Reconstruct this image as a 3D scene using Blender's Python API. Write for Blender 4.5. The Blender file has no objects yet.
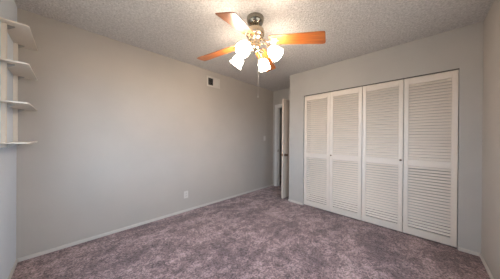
import bpy, bmesh, math, random
from mathutils import Vector, Matrix
random.seed(4)
C = bpy.context.scene
COL = C.collection
PI = math.pi

# ------------------------------------------------------------------ camera
XL, XC, XD = -0.355, 2.988, 3.697          # left wall, closet wall, doorway wall
YA, YR, YO = 2.779, -0.442, 1.854          # long wall, right wall, outer corner of closet
H = 2.44
cam_d = bpy.data.cameras.new('camera')
cam = bpy.data.objects.new('camera', cam_d)
COL.objects.link(cam)
C.camera = cam
cam_d.sensor_width = 36.0
cam_d.lens = 176.437 * 36.0 / 500.0
cam_d.clip_start = 0.02
yaw, pit, rol = math.radians(44.373), math.radians(-0.132), math.radians(0.435)
F = Vector((math.cos(yaw) * math.cos(pit), math.sin(yaw) * math.cos(pit), math.sin(pit)))
R = Vector((math.sin(yaw), -math.cos(yaw), 0))
U = R.cross(F)
R2 = R * math.cos(rol) + U * math.sin(rol)
U2 = -R * math.sin(rol) + U * math.cos(rol)
m = Matrix((R2, U2, -F)).transposed().to_4x4()
m.translation = Vector((0, 0, 1.2007))
cam.matrix_world = m

# ------------------------------------------------------------------ light
SKY = 6.0
GROUND = 0.28
SHADE_EMIT = 38.0
EXPOSURE = 0.6
w = bpy.data.worlds.new('daylight')
C.world = w
w.use_nodes = True
bg = w.node_tree.nodes['Background']
_tc = w.node_tree.nodes.new('ShaderNodeTexCoord'); _sp = w.node_tree.nodes.new('ShaderNodeSeparateXYZ'); _rr = w.node_tree.nodes.new('ShaderNodeValToRGB')
_mp = w.node_tree.nodes.new('ShaderNodeMapRange'); _mp.inputs[1].default_value = -1
w.node_tree.links.new(_tc.outputs['Generated'], _sp.inputs[0]); w.node_tree.links.new(_sp.outputs[2], _mp.inputs[0]); w.node_tree.links.new(_mp.outputs[0], _rr.inputs[0])
_e = _rr.color_ramp.elements                # below the horizon the ground, above it hazy blue sky
_e[0].position = 0.47; _e[0].color = (0.95 * GROUND, 0.92 * GROUND, 0.85 * GROUND, 1)
_e[1].position = 0.52; _e[1].color = (0.60, 0.79, 1.0, 1)
w.node_tree.links.new(_rr.outputs[0], bg.inputs[0])
bg.inputs[1].default_value = SKY
WIN1 = (0.75, 2.00, 0.75, 2.05)            # in the left wall: y0, y1, z0, z1
WIN2 = (0.30, 1.90, 0.75, 2.05)            # in the right wall: x0, x1, z0, z1
def portal(name, loc, rot, sx, sy):
    d = bpy.data.lights.new(name, 'AREA')
    d.shape = 'RECTANGLE'; d.size = sx; d.size_y = sy
    d.cycles.is_portal = True
    o = bpy.data.objects.new(name, d); COL.objects.link(o)
    o.location = loc; o.rotation_euler = rot
portal('window_daylight', (XL - 0.11, (WIN1[0] + WIN1[1]) / 2, (WIN1[2] + WIN1[3]) / 2), (0, -PI / 2, 0), WIN1[3] - WIN1[2], WIN1[1] - WIN1[0])
portal('window_daylight', ((WIN2[0] + WIN2[1]) / 2, YR - 0.11, (WIN2[2] + WIN2[3]) / 2), (PI / 2, 0, 0), WIN2[1] - WIN2[0], WIN2[3] - WIN2[2])
C.view_settings.view_transform = 'Standard'
C.view_settings.look = 'None'
C.view_settings.exposure = EXPOSURE
C.view_settings.gamma = 1.0
C.view_settings.use_curve_mapping = False
try:
    C.cycles.use_denoising = True
    C.cycles.max_bounces = 10
    C.cycles.diffuse_bounces = 6
    C.cycles.sample_clamp_indirect = 6.0
except Exception:
    pass

# ------------------------------------------------------------------ materials
def nodes(name):
    mt = bpy.data.materials.new(name); mt.use_nodes = True
    nt = mt.node_tree
    return mt, nt, nt.nodes['Principled BSDF']
def noise(nt, scale, detail=3, rough=0.6, vec=None, mapscale=None, rot=None):
    tc = nt.nodes.new('ShaderNodeTexCoord')
    n = nt.nodes.new('ShaderNodeTexNoise')
    n.inputs['Scale'].default_value = scale
    n.inputs['Detail'].default_value = detail
    n.inputs['Roughness'].default_value = rough
    src = tc.outputs['Object']
    if mapscale or rot:
        mp = nt.nodes.new('ShaderNodeMapping')
        mp.inputs['Scale'].default_value = mapscale or (1, 1, 1)
        mp.inputs['Rotation'].default_value = rot or (0, 0, 0)
        nt.links.new(src, mp.inputs['Vector']); src = mp.outputs['Vector']
    nt.links.new(src, n.inputs['Vector'])
    return n
def ramp(nt, src, stops):
    r = nt.nodes.new('ShaderNodeValToRGB')
    el = r.color_ramp.elements
    while len(el) < len(stops): el.new(0.5)
    for e, (p, c) in zip(el, stops):
        e.position = p; e.color = (*c, 1)
    nt.links.new(src, r.inputs[0])
    return r
def bump(nt, b, src, strength, dist):
    bp = nt.nodes.new('ShaderNodeBump')
    bp.inputs['Strength'].default_value = strength
    bp.inputs['Distance'].default_value = dist
    nt.links.new(src, bp.inputs['Height'])
    nt.links.new(bp.outputs[0], b.inputs['Normal'])
    return bp
def paint(name, col, rough=0.6, bscale=90, bstr=0.15, bdist=0.002, spec=0.3, var=0.03):
    mt, nt, b = nodes(name)
    n = noise(nt, bscale, 2)
    v = noise(nt, 2.2, 3)
    lo = tuple(c * (1 - var) for c in col); hi = tuple(min(1, c * (1 + var)) for c in col)
    r = ramp(nt, v.outputs[0], [(0.3, lo), (0.7, hi)])
    nt.links.new(r.outputs[0], b.inputs['Base Color'])
    b.inputs['Roughness'].default_value = rough
    b.inputs['Specular IOR Level'].default_value = spec
    bump(nt, b, n.outputs[0], bstr, bdist)
    return mt
M_WALL = paint('beige_wall_paint', (0.460, 0.420, 0.376), 0.48, spec=0.5)
M_WALLC = paint('grey_wall_paint', (0.460, 0.444, 0.418), 0.6)
M_WALLL = paint('daylight_tinted_wall_paint', (0.66, 0.71, 0.76), 0.6)  # cooler and lighter than the other walls: bluish daylight put into the colour
M_TRIM = paint('white_trim_paint', (0.60, 0.56, 0.51), 0.4, bscale=30, bstr=0.05)
M_DOOR = paint('cream_door_paint', (0.64, 0.55, 0.47), 0.45, bscale=30, bstr=0.05)
M_JAMB = paint('door_frame_paint', (0.74, 0.75, 0.74), 0.45, bscale=30, bstr=0.05)
M_LOUV = paint('off_white_louver_paint', (0.72, 0.65, 0.575), 0.34, bscale=40, bstr=0.05, spec=0.5)
M_SHELF = paint('whitewashed_shelf_paint', (0.72, 0.655, 0.57), 0.5, bscale=40, bstr=0.1)
M_PLATE = paint('white_plastic', (0.64, 0.61, 0.57), 0.35, bscale=20, bstr=0.0)
M_DARK = paint('duct_shade_black', (0.025, 0.022, 0.022), 0.9)
M_SLOT = paint('slot_black', (0.02, 0.02, 0.02), 0.6)
M_TRACK = paint('track_metal', (0.11, 0.10, 0.09), 0.5)

# popcorn ceiling
M_CEIL, nt, b = nodes('popcorn_ceiling')
vo = nt.nodes.new('ShaderNodeTexVoronoi'); vo.inputs['Scale'].default_value = 75
tc = nt.nodes.new('ShaderNodeTexCoord'); nt.links.new(tc.outputs['Object'], vo.inputs['Vector'])
n1 = noise(nt, 55, 4, 0.8)
mx = nt.nodes.new('ShaderNodeMath'); mx.operation = 'SUBTRACT'
nt.links.new(n1.outputs[0], mx.inputs[0]); nt.links.new(vo.outputs[0], mx.inputs[1])
bump(nt, b, mx.outputs[0], 0.9, 0.012)
r = ramp(nt, n1.outputs[0], [(0.35, (0.54, 0.525, 0.505)), (0.65, (0.82, 0.80, 0.775))])
nt.links.new(r.outputs[0], b.inputs['Base Color'])
b.inputs['Roughness'].default_value = 0.95
b.inputs['Specular IOR Level'].default_value = 0.1

# carpet
M_CARPET, nt, b = nodes('mauve_carpet')
big = noise(nt, 1.7, 4, 0.62, mapscale=(1.0, 1.9, 1), rot=(0, 0, 0.7))
mid = noise(nt, 9, 4, 0.7)
fine = noise(nt, 75, 4, 0.9)
a1 = nt.nodes.new('ShaderNodeMix'); a1.data_type = 'FLOAT'; a1.inputs[0].default_value = 0.48
nt.links.new(big.outputs[0], a1.inputs[2]); nt.links.new(mid.outputs[0], a1.inputs[3])
r1 = ramp(nt, a1.outputs[0], [(0.42, (0.130, 0.082, 0.084)), (0.49, (0.205, 0.134, 0.134)), (0.58, (0.34, 0.235, 0.228))])
vc = nt.nodes.new('ShaderNodeTexVoronoi'); vc.inputs['Scale'].default_value = 85
tcc = nt.nodes.new('ShaderNodeTexCoord'); nt.links.new(tcc.outputs['Object'], vc.inputs['Vector'])
sx = nt.nodes.new('ShaderNodeSeparateColor'); nt.links.new(vc.outputs['Color'], sx.inputs[0])
r2 = ramp(nt, sx.outputs[0], [(0.0, (0.45, 0.45, 0.45)), (1.0, (1.75, 1.75, 1.75))])
ml = nt.nodes.new('ShaderNodeMix'); ml.data_type = 'RGBA'; ml.blend_type = 'MULTIPLY'; ml.inputs[0].default_value = 1
nt.links.new(r1.outputs[0], ml.inputs[6]); nt.links.new(r2.outputs[0], ml.inputs[7])
nt.links.new(ml.outputs[2], b.inputs['Base Color'])
b.inputs['Roughness'].default_value = 1.0
b.inputs['Specular IOR Level'].default_value = 0.05
b.inputs['Sheen Weight'].default_value = 0.25
b.inputs['Sheen Roughness'].default_value = 0.5
bump(nt, b, fine.outputs[0], 0.8, 0.012)

# wood of the fan blades
M_WOOD, nt, b = nodes('honey_oak_blade')
g = noise(nt, 14, 4, 0.6, mapscale=(0.35, 5, 5))
r = ramp(nt, g.outputs[0], [(0.3, (0.24, 0.060, 0.012)), (0.6, (0.40, 0.125, 0.025)), (0.8, (0.50, 0.18, 0.045))])
nt.links.new(r.outputs[0], b.inputs['Base Color'])
b.inputs['Roughness'].default_value = 0.33
b.inputs['Coat Weight'].default_value = 0.5
b.inputs['Coat Roughness'].default_value = 0.25
def metal(name, col, rough):
    mt, nt, b = nodes(name)
    v = noise(nt, 18, 2)
    r = ramp(nt, v.outputs[0], [(0.35, tuple(c * 0.85 for c in col)), (0.65, col)])
    nt.links.new(r.outputs[0], b.inputs['Base Color'])
    b.inputs['Metallic'].default_value = 1; b.inputs['Roughness'].default_value = rough
    return mt
M_BRASS = metal('polished_brass', (0.74, 0.62, 0.46), 0.26)
M_BRONZE = metal('dark_polished_metal', (0.34, 0.32, 0.27), 0.12)
M_KNOB = metal('antique_brass', (0.20, 0.125, 0.085), 0.3)
M_STEEL = metal('dull_steel', (0.45, 0.43, 0.40), 0.45)
M_SHADE, nt, b = nodes('lit_frosted_glass')
b.inputs['Base Color'].default_value = (0.9, 0.88, 0.85, 1)
b.inputs['Roughness'].default_value = 0.4
b.inputs['Emission Color'].default_value = (1.0, 0.83, 0.66, 1)
b.inputs['Emission Strength'].default_value = SHADE_EMIT
M_BULB, nt, b = nodes('lit_bulb')
b.inputs['Emission Color'].default_value = (1.0, 0.85, 0.68, 1)
b.inputs['Emission Strength'].default_value = SHADE_EMIT * 1.3
M_BULB.cycles.emission_sampling = 'NONE'
M_GLASS, nt, b = nodes('window_glass')
tr = nt.nodes.new('ShaderNodeBsdfTransparent'); gl = nt.nodes.new('ShaderNodeBsdfGlossy'); ms = nt.nodes.new('ShaderNodeMixShader')
gl.inputs['Roughness'].default_value = 0.02; ms.inputs[0].default_value = 0.05
nt.links.new(tr.outputs[0], ms.inputs[1]); nt.links.new(gl.outputs[0], ms.inputs[2])
nt.links.new(ms.outputs[0], nt.nodes['Material Output'].inputs['Surface'])

# ------------------------------------------------------------------ helpers
class MB:
    def __init__(s): s.bm = bmesh.new()
    def box(s, x0, x1, y0, y1, z0, z1, M=None):
        v = [s.bm.verts.new(p) for p in [(x0, y0, z0), (x1, y0, z0), (x1, y1, z0), (x0, y1, z0), (x0, y0, z1), (x1, y0, z1), (x1, y1, z1), (x0, y1, z1)]]
        for f in [(0, 3, 2, 1), (4, 5, 6, 7), (0, 1, 5, 4), (1, 2, 6, 5), (2, 3, 7, 6), (3, 0, 4, 7)]:
            s.bm.faces.new([v[i] for i in f])
        if M: bmesh.ops.transform(s.bm, matrix=M, verts=v)
        return s
    def lathe(s, prof, n=32, M=None, wave=None):
        rings = []; allv = []
        for (r, z) in prof:
            if r < 1e-6:
                v = s.bm.verts.new((0, 0, z)); rings.append([v]); allv.append(v); continue
            ring = []
            for i in range(n):
                a = 2 * PI * i / n
                rr = r * (1 + (wave(a, z) if wave else 0))
                v = s.bm.verts.new((rr * math.cos(a), rr * math.sin(a), z)); ring.append(v); allv.append(v)
            rings.append(ring)
        for A, B in zip(rings, rings[1:]):
            for i in range(n):
                j = (i + 1) % n
                if len(A) == 1 and len(B) == 1: continue
                if len(A) == 1: s.bm.faces.new([A[0], B[i], B[j]])
                elif len(B) == 1: s.bm.faces.new([A[i], A[j], B[0]])
                else: s.bm.faces.new([A[i], A[j], B[j], B[i]])
        if M: bmesh.ops.transform(s.bm, matrix=M, verts=allv)
        return s
    def tube(s, pts, r, n=10, M=None):
        pts = [Vector(p) for p in pts]; rings = []; allv = []
        for k, p in enumerate(pts):
            t = (pts[min(k + 1, len(pts) - 1)] - pts[max(k - 1, 0)]).normalized()
            a = t.orthogonal().normalized() if k == 0 else (a - t * a.dot(t)).normalized()
            bb = t.cross(a)
            rr = r[k] if isinstance(r, (list, tuple)) else r
            ring = [s.bm.verts.new(p + (a * math.cos(2 * PI * i / n) + bb * math.sin(2 * PI * i / n)) * rr) for i in range(n)]
            rings.append(ring); allv += ring
        for A, B in zip(rings, rings[1:]):
            for i in range(n):
                s.bm.faces.new([A[i], A[(i + 1) % n], B[(i + 1) % n], B[i]])
        s.bm.faces.new(rings[0][::-1]); s.bm.faces.new(rings[-1])
        if M: bmesh.ops.transform(s.bm, matrix=M, verts=allv)
        return s
    def prism(s, pts, z0, z1, M=None):
        lo = [s.bm.verts.new((x, y, z0)) for x, y in pts]; hi = [s.bm.verts.new((x, y, z1)) for x, y in pts]
        s.bm.faces.new(lo[::-1]); s.bm.faces.new(hi)
        n = len(pts)
        for i in range(n): s.bm.faces.new([lo[i], lo[(i + 1) % n], hi[(i + 1) % n], hi[i]])
        if M: bmesh.ops.transform(s.bm, matrix=M, verts=lo + hi)
        return s
    def build(s, name, mat, parent=None, smooth=False, bevel=0, origin=None):
        bmesh.ops.recalc_face_normals(s.bm, faces=s.bm.faces)
        if origin: bmesh.ops.translate(s.bm, verts=s.bm.verts, vec=-Vector(origin))
        me = bpy.data.meshes.new(name); s.bm.to_mesh(me); s.bm.free()
        me.materials.append(mat)
        if smooth:
            for p in me.polygons: p.use_smooth = True
        o = bpy.data.objects.new(name, me); COL.objects.link(o)
        if origin: o.location = origin
        if parent: o.parent = parent
        if bevel:
            md = o.modifiers.new('bevel', 'BEVEL'); md.width = bevel; md.segments = 2; md.limit_method = 'ANGLE'
        return o
def tag(o, label, cat, group=None, kind=None):
    o['label'] = label; o['category'] = cat
    if group: o['group'] = group
    if kind: o['kind'] = kind
    return o
def empty(name, loc, rz=0, label=None, cat=None, group=None, kind=None):
    o = bpy.data.objects.new(name, None); COL.objects.link(o)
    o.location = loc; o.rotation_euler.z = rz; o.empty_display_size = 0.1
    return tag(o, label, cat, group, kind)
def struct(o, label, cat): return tag(o, label, cat, kind='structure')
def copy_tree(o, parent=None):
    c = o.copy(); COL.objects.link(c); c.parent = parent
    for ch in o.children: copy_tree(ch, c)
    return c

# ------------------------------------------------------------------ shell
XE = 5.0                                   # far side of the hall
T = 0.12
YOPEN0, YOPEN1, ZOPEN = -0.284, 1.556, 1.998      # closet opening
DY0, DY1, DZ = 1.945, 2.655, 2.018                # doorway
struct(MB().box(XL - T, XE + T, YR - T, YA + 0.7, -0.06, 0).build('floor', M_CARPET), 'mauve brown wall-to-wall carpet with brushed patches', 'carpet')
struct(MB().box(XL - T, XE + T, YR - T, YA + 0.7, H, H + 0.06).build('ceiling', M_CEIL), 'pale popcorn textured ceiling', 'ceiling')
struct(MB().box(XL - T, XD + T, YA, YA + T, 0, H).build('wall_back', M_WALL), 'long blank beige wall with the air vent and outlet', 'wall')
y0, y1, z0, z1 = WIN1
struct(MB().box(XL - T, XL, YR - T, y0, 0, H).box(XL - T, XL, y1, YA, 0, H).box(XL - T, XL, y0, y1, 0, z0).box(XL - T, XL, y0, y1, z1, H)
       .build('wall_left', M_WALLL), 'wall with cool daylight put into its colour, at the left edge, that carries the shelves', 'wall')
x0, x1, z0, z1 = WIN2
struct(MB().box(XL, x0, YR - T, YR, 0, H).box(x1, XC + 0.75, YR - T, YR, 0, H).box(x0, x1, YR - T, YR, 0, z0).box(x0, x1, YR - T, YR, z1, H)
       .build('wall_right', M_WALL), 'beige wall at the right edge beside the closet', 'wall')
struct(MB().box(XC, XC + 0.1, YR, YOPEN0, 0, H).box(XC, XC + 0.1, YOPEN1, YO, 0, H).box(XC, XC + 0.1, YOPEN0, YOPEN1, ZOPEN, H)
       .build('wall_closet', M_WALLC), 'grey wall around the louvered closet doors', 'wall')
struct(MB().box(XC + 0.1, XD, YO - 0.1, YO, 0, H).build('wall_alcove', M_WALLC), 'short side wall of the doorway alcove behind the open door', 'wall')
struct(MB().box(XC + 0.7, XC + 0.75, YR, YO - 0.1, 0, H).build('wall_closet_back', M_WALLC), 'plain wall at the back of the closet', 'wall')
struct(MB().box(XD, XD + T, YO, DY0, 0, H).box(XD, XD + T, DY1, YA, 0, H).box(XD, XD + T, DY0, DY1, DZ, H).box(XD, XD + T, YR, YO, 0, H)
       .build('wall_doorway', M_WALLC), 'grey wall with the doorway at the end of the alcove', 'wall')
struct(MB().box(XE, XE + T, YR, YA + 0.7, 0, H).box(XD + T, XE, YR - T, YR, 0, H).box(XD + T, XE, YA + 0.6, YA + 0.7, 0, H).box(XD, XD + T, YA + T, YA + 0.7, 0, H)
       .build('wall_hallway', M_WALLC), 'hallway wall glimpsed through the doorway', 'wall')

# baseboards
BH, BT = 0.036, 0.012
def base(name, x0, x1, y0, y1, label):
    struct(MB().box(x0, x1, y0, y1, 0, BH).build(name, M_TRIM, bevel=0.003), label, 'baseboard')
base('baseboard_back', XL + BT, XD, YA - BT, YA, 'low white baseboard along the long beige wall')
base('baseboard_left', XL, XL + BT, YR, YA, 'low white baseboard under the wall shelves')
base('baseboard_right', XL + BT, XC, YR, YR + BT, 'low white baseboard along the right wall')
base('baseboard_closet', XC - BT, XC, YR + BT, YOPEN0 - 0.004, 'short baseboard between the closet and the right wall')
base('baseboard_corner', XC - BT, XC, YOPEN1 + 0.004, YO + BT, 'short baseboard between the closet and the open door')
base('baseboard_alcove', XC, XD, YO, YO + BT, 'baseboard inside the alcove behind the open door')

# windows (behind the camera)
def window(n, horiz, a0, a1, z0, z1, label):
    f = MB(); p = MB(); t = 0.045
    def bx(mb, u0, u1, w0, w1, d0, d1):
        if horiz: mb.box(u0, u1, YR - d1, YR - d0, w0, w1)
        else: mb.box(XL - d1, XL - d0, u0, u1, w0, w1)
    for (u0, u1, w0, w1) in [(a0, a0 + t, z0, z1), (a1 - t, a1, z0, z1), (a0 + t, a1 - t, z0, z0 + t), (a0 + t, a1 - t, z1 - t, z1), ((a0 + a1) / 2 - t / 2, (a0 + a1) / 2 + t / 2, z0 + t, z1 - t)]:
        bx(f, u0, u1, w0, w1, 0.03, 0.08)
    bx(p, a0 + t, a1 - t, z0 + t, z1 - t, 0.053, 0.057)
    e = empty('window_%d' % n, ((a0 + a1) / 2, YR, z0) if horiz else (XL, (a0 + a1) / 2, z0), 0, label, 'window', kind='structure')
    off = Vector(e.location)
    for mb, nm, mt in ((f, 'window_frame', M_TRIM), (p, 'pane', M_GLASS)):
        bmesh.ops.translate(mb.bm, verts=mb.bm.verts, vec=-off)
        mb.build(nm, mt, e)
window(1, False, *WIN1, 'white framed window in the left wall behind the camera')
window(2, True, *WIN2, 'white framed window in the right wall behind the camera')

# door frame and open door
tj = MB()
for (ya, yb, za, zb) in [(DY1, DY1 + 0.065, 0, DZ + 0.065), (DY0 - 0.065, DY0, 0, DZ + 0.065), (DY0, DY1, DZ, DZ + 0.065)]:
    tj.box(XD - 0.014, XD, ya, yb, za, zb); tj.box(XD + T, XD + T + 0.014, ya, yb, za, zb)
tj.box(XD, XD + T, DY1 - 0.016, DY1, 0, DZ); tj.box(XD, XD + T, DY0, DY0 + 0.016, 0, DZ); tj.box(XD, XD + T, DY0 + 0.016, DY1 - 0.016, DZ - 0.016, DZ)
tj.box(XD + 0.05, XD + 0.06, DY1 - 0.028, DY1 - 0.016, 0, DZ - 0.016)
trim = struct(tj.build('trim_1', M_JAMB, bevel=0.003), 'painted casing and jamb around the hallway doorway', 'door frame')
MB().box(XD + 0.018, XD + 0.042, DY1 - 0.019, DY1 - 0.0155, 0.88, 0.94).build('strike_plate', M_KNOB, trim)
dw, dt = 0.71, 0.036
door = empty('door_1', (XD - 0.012, 1.984, 0), math.radians(178.6), 'cream flush door standing open against the alcove side', 'door', kind='structure')
MB().box(0, dw, -dt / 2, dt / 2, 0.018, 2.012).build('door_leaf', M_DOOR, door, bevel=0.002)
kp = [(0, 0.062), (0.012, 0.061), (0.022, 0.055), (0.027, 0.044), (0.022, 0.034), (0.012, 0.027), (0.010, 0.012), (0.026, 0.008), (0.031, 0.003), (0.031, 0)]
for sgn in (-1, 1):
    k = MB(); k.lathe(kp, 20, Matrix.Translation((dw - 0.065, sgn * dt / 2, 0.885)) @ Matrix.Rotation(-sgn * PI / 2, 4, 'X'))
    k.build('door_knob', M_KNOB, door, smooth=True)
MB().box(dw - 0.0005, dw + 0.0015, -0.012, 0.012, 0.86, 0.915).build('latch_plate', M_KNOB, door)
for hz in (0.22, 1.02, 1.82):
    MB().tube([(0.0, -dt / 2 - 0.004, hz - 0.045), (0.0, -dt / 2 - 0.004, hz + 0.045)], 0.006).box(0, 0.03, -dt / 2 - 0.002, -dt / 2 + 0.001, hz - 0.045, hz + 0.045).build('hinge', M_KNOB, door)

# closet track
tk = MB().box(XC + 0.004, XC + 0.05, YOPEN0, YOPEN1, ZOPEN - 0.010, ZOPEN)
struct(tk.build('trim_2', M_TRACK), 'dark metal track across the top of the closet opening', 'closet track')

# louvered doors
PW = (YOPEN1 - YOPEN0 - 0.016) / 4
def louver_door():
    e = empty('closet_door', (0, 0, 0))
    W = PW - 0.003; D = 0.028; Z0, Z1 = 0.018, 1.985
    st = 0.046
    zr = [(Z0, 0.106), (0.880, 0.958), (1.905, Z1)]
    f = MB().box(0, D, 0, st, Z0, Z1).box(0, D, W - st, W, Z0, Z1)
    for a, b_ in zr: f.box(0.001, D - 0.001, st, W - st, a, b_)
    f.build('frame', M_LOUV, e, bevel=0.002)
    for (a, b_) in ((0.112, 0.880), (0.958, 1.905)):
        tilt, hw = (-62, 0.0133) if a < 0.5 else (-66, 0.0155)
        n = round((b_ - a) / 0.0345); ph = (b_ - a) / n
        lv = MB()
        for i in range(n):
            zc = a + ph * (i + 0.5)
            M = Matrix.Translation((D / 2, W / 2, zc)) @ Matrix.Rotation(math.radians(tilt), 4, 'Y')
            lv.box(-hw, hw, -(W / 2 - st), W / 2 - st, -0.0026, 0.0026, M)
        lv.build('louvers', M_LOUV, e)
    return e
def closet_knob(parent, y):
    k = MB().lathe([(0, 0.024), (0.008, 0.0235), (0.0125, 0.018), (0.011, 0.012), (0.006, 0.007), (0.007, 0)], 18, Matrix.Translation((0, y, 0.945)) @ Matrix.Rotation(-PI / 2, 4, 'Y'))
    k.build('knob', M_KNOB, parent, smooth=True)['label'] = 'small dark brass knob'
lbl = ['louvered closet door nearest the open room door', 'second louvered closet door, with a small knob at its left edge',
       'third louvered closet door, with a small knob at its right edge', 'rightmost louvered closet door, nearest the right wall']
proto = louver_door()
ds = [proto] + [copy_tree(proto) for _ in range(3)]
for i, d in enumerate(ds):
    yc = YOPEN1 - 0.005 - PW * (i + 1) - (0, 0, 0.003, 0.006)[i]
    d.location = (XC + 0.010, yc, 0)
    tag(d, lbl[i], 'closet door', 'louvered closet doors', kind='thing')
closet_knob(ds[1], PW - 0.003 - 0.022)
closet_knob(ds[2], 0.022)

# ------------------------------------------------------------------ wall shelves
for yy, zb, nm in ((2.635, 1.150, 'white upright shelf strip in the corner by the beige wall'), (2.235, 1.125, 'white upright shelf strip nearer the left edge')):
    o = MB().box(XL, XL + 0.022, yy - 0.02, yy + 0.02, zb, 2.065).box(XL + 0.022, XL + 0.024, yy - 0.006, yy + 0.006, zb, 2.065).build('shelf_upright', M_SHELF, bevel=0.002, origin=(XL, yy, zb))
    tag(o, nm, 'shelf bracket', 'shelf uprights')
zs = [2.045, 1.757, 1.457, 1.152]
sl = ['topmost white wall shelf under the ceiling', 'second white wall shelf from the top', 'third white wall shelf from the top', 'lowest white wall shelf, at the foot of the uprights']
def shelf(z):
    ya, yb, dpt, rc = 2.155, 2.70, 0.135, 0.026
    e = empty('wall_shelf', (XL, 0, z))
    x0 = 0.001
    pts = [(x0, ya), (dpt - rc, ya)]
    for k in range(1, 6):
        a = k / 6 * PI / 2; pts.append((dpt - rc + rc * math.sin(a), ya + rc - rc * math.cos(a)))
    pts += [(dpt, ya + rc), (dpt, yb - 0.01), (dpt - 0.01, yb), (x0, yb)]
    for yy in (2.635, 2.235): pts += [(x0, yy + 0.021), (0.0245, yy + 0.021), (0.0245, yy - 0.021), (x0, yy - 0.021)]
    MB().prism(pts, 0, 0.011).build('shelf_board', M_SHELF, e, bevel=0.002)
    for yy in (2.635, 2.235):
        MB().prism([(0.0245, -0.034), (0.0245, 0), (0.060, 0), (0.060, -0.006)], -0.003, 0.003, Matrix.Translation((0, yy, 0)) @ Matrix.Rotation(PI / 2, 4, 'X')).build('bracket', M_STEEL, e)
    return e
for z, l in zip(zs, sl): tag(shelf(z), l, 'shelf', 'wall shelves')

# ------------------------------------------------------------------ vent, outlet, switch
v = empty('air_vent', (1.855, YA, 2.243), 0, 'white metal air vent high on the long wall', 'vent')
VW, VH = 0.285, 0.185
fr = MB()
for (a, b_, c, d) in [(-VW / 2, -VW / 2 + 0.028, -VH / 2, VH / 2), (VW / 2 - 0.028, VW / 2, -VH / 2, VH / 2), (-VW / 2 + 0.028, VW / 2 - 0.028, -VH / 2, -VH / 2 + 0.028), (-VW / 2 + 0.028, VW / 2 - 0.028, VH / 2 - 0.028, VH / 2), (-0.005, 0.005, -VH / 2 + 0.028, VH / 2 - 0.028)]:
    fr.box(a, b_, -0.016, 0, c, d)
fr.build('vent_frame', M_TRIM, v, bevel=0.002)
MB().box(-VW / 2 + 0.028, VW / 2 - 0.028, -0.002, 0, -VH / 2 + 0.028, VH / 2 - 0.028).build('duct_shade_sheet', M_DARK, v)  # dark sheet on the wall, painted shade in place of a duct opening
for side, ang in ((-1, -34), (1, 52)):
    vn = MB()
    for i in range(7):
        xc = side * (0.014 + i * 0.0158)
        vn.box(-0.0007, 0.0007, -0.0085, 0.0085, -VH / 2 + 0.028, VH / 2 - 0.028, Matrix.Translation((xc, -0.0095, 0)) @ Matrix.Rotation(math.radians(ang), 4, 'Z'))
    vn.build('vent_vanes', M_TRIM if side > 0 else M_STEEL, v)  # left vanes take a darker metal, shade of that half put into colour
o = empty('wall_outlet', (1.343, YA, 0.28), 0, 'white electrical outlet low on the long wall', 'outlet')
MB().box(-0.036, 0.036, -0.006, 0, -0.058, 0.058).build('cover_plate', M_PLATE, o, bevel=0.003)
for zz in (-0.021, 0.021):
    s = MB().box(-0.015, 0.015, -0.009, -0.005, zz - 0.014, zz + 0.014).build('socket', M_PLATE, o, bevel=0.002)
    MB().box(-0.008, -0.005, -0.0095, -0.0088, zz - 0.004, zz + 0.007).box(0.005, 0.008, -0.0095, -0.0088, zz - 0.003, zz + 0.006).box(-0.002, 0.002, -0.0095, -0.0088, zz - 0.010, zz - 0.006).build('slots', M_SLOT, s)
o = empty('light_switch', (3.35, YA, 1.225), 0, 'light switch plate on the long wall beside the doorway', 'light switch')
MB().box(-0.036, 0.036, -0.006, 0, -0.058, 0.058).build('cover_plate', M_PLATE, o, bevel=0.003)
MB().box(-0.005, 0.005, -0.016, -0.005, -0.004, 0.012).build('toggle', M_PLATE, o, bevel=0.002)

# ------------------------------------------------------------------ ceiling fan
FX, FY = 1.328, 1.236
fan = empty('ceiling_fan', (FX, FY, H), 0, 'four-blade wooden ceiling fan with four lit glass shades', 'ceiling fan')
MB().lathe([(0, 0), (0.088, 0), (0.089, -0.012), (0.086, -0.035), (0.074, -0.062), (0.050, -0.078), (0.022, -0.084), (0, -0.084)], 36).build('canopy', M_BRONZE, fan, smooth=True)
MB().tube([(0, 0, -0.08), (0, 0, -0.12)], 0.016, 16).build('downrod', M_KNOB, fan, smooth=True)
MB().lathe([(0, -0.098), (0.045, -0.100), (0.072, -0.108), (0.090, -0.125), (0.096, -0.150), (0.094, -0.175), (0.080, -0.192), (0.050, -0.200), (0, -0.200)], 40).build('motor_housing', M_BRASS, fan, smooth=True)
MB().lathe([(0, -0.198), (0.072, -0.198), (0.075, -0.206), (0.070, -0.216), (0.050, -0.222), (0.046, -0.262), (0.050, -0.268), (0.056, -0.292), (0.048, -0.318), (0.026, -0.335), (0.010, -0.342), (0, -0.348)], 32).build('switch_housing', M_BRASS, fan, smooth=True)
TH0 = math.radians(-66)
RB = 0.665
zroot = -0.250
ztips = (-0.325, -0.285, -0.325, -0.385)
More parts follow.
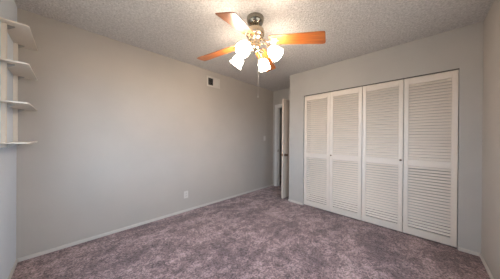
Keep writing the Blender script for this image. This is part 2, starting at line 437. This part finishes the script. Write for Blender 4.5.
for k, ztip in enumerate(ztips):
    a = TH0 + k * PI / 2
    dr = math.atan2(zroot - ztip, RB - 0.15)
    Mx = Matrix.Rotation(a, 4, 'Z') @ Matrix.Translation((0.15, 0, zroot)) @ Matrix.Rotation(dr, 4, 'Y') @ Matrix.Rotation(math.radians(-11), 4, 'X')
    L = RB - 0.15
    pts = [(0, -0.052), (0.02, -0.060), (L - 0.02, -0.079), (L - 0.004, -0.075), (L, -0.064), (L + 0.012, 0.056), (L + 0.006, 0.073), (L - 0.014, 0.079), (0.02, 0.060), (0, 0.052)]
    bl = MB().prism(pts, -0.003, 0.003).build('fan_blade', M_WOOD, fan, bevel=0.0015)
    bl.matrix_local = Mx
    ir = MB()
    ir.prism([(0.0, -0.012), (0.045, -0.030), (0.075, -0.030), (0.085, -0.018), (0.07, -0.008), (0.10, 0.0), (0.07, 0.008), (0.085, 0.018), (0.075, 0.030), (0.045, 0.030), (0.0, 0.012)], -0.0075, -0.0032)
    ir.tube([(0.03, 0, -0.006), (-0.03, 0, -0.012), (-0.06, 0, 0.004), (-0.10, 0, 0.030)], [0.010, 0.009, 0.011, 0.014], 12)
    for (sx, sy) in ((0.06, -0.022), (0.06, 0.022), (0.09, 0)):
        ir.lathe([(0, -0.010), (0.004, -0.009), (0.005, -0.0075)], 10, Matrix.Translation((sx, sy, 0)))
    ir.build('blade_iron', M_BRASS, bl, smooth=False)
TS = math.radians(-75)
RS = 0.085
for k in range(4):
    a = TS + k * PI / 2
    Mz = Matrix.Rotation(a, 4, 'Z')
    MB().tube([(0.045, 0, -0.285), (0.08, 0, -0.278), (0.12, 0, -0.290), (0.148, 0, -0.322), (0.158, 0, -0.345)], 0.008, 12, Mz).build('lamp_arm', M_BRASS, fan, smooth=True)
    Ms = Mz @ Matrix.Translation((0.155, 0, -0.335)) @ Matrix.Rotation(math.radians(-42), 4, 'Y') @ Matrix.Scale(1.15, 4)
    MB().lathe([(0, 0.004), (0.018, 0.003), (0.026, -0.006), (0.027, -0.022), (0.024, -0.024)], 20, Ms).build('lamp_socket', M_BRASS, fan, smooth=True)
    sh = MB().lathe([(0.022, -0.018), (0.030, -0.024), (0.044, -0.042), (0.052, -0.066), (0.051, -0.088), (0.053, -0.104), (0.059, -0.116),
                     (0.056, -0.1165), (0.050, -0.104), (0.048, -0.088), (0.049, -0.066), (0.041, -0.044), (0.027, -0.027), (0.020, -0.021)], 32, Ms,
                    wave=lambda t, z: 0.05 * math.cos(8 * t) * max(0, (-z - 0.08) / 0.036)).build('lamp_shade', M_SHADE, fan, smooth=True)
    MB().lathe([(0, -0.020), (0.012, -0.022), (0.014, -0.040), (0.026, -0.062), (0.028, -0.076), (0.020, -0.092), (0, -0.098)], 16, Ms).build('bulb', M_BULB, sh, smooth=True)
CX, CY = 0.024, -0.024
ch = MB().tube([(CX, CY, -0.325), (CX, CY, -0.80)], 0.0009, 6)
for i in range(46): ch.lathe([(0, 0.0016), (0.0016, 0), (0, -0.0016)], 6, Matrix.Translation((CX, CY, -0.34 - i * 0.010)))
ch.lathe([(0, 0.010), (0.002, 0.007), (0.003, -0.005), (0, -0.008)], 10, Matrix.Translation((CX, CY, -0.805)))
ch.build('pull_chain', M_PLATE, fan)
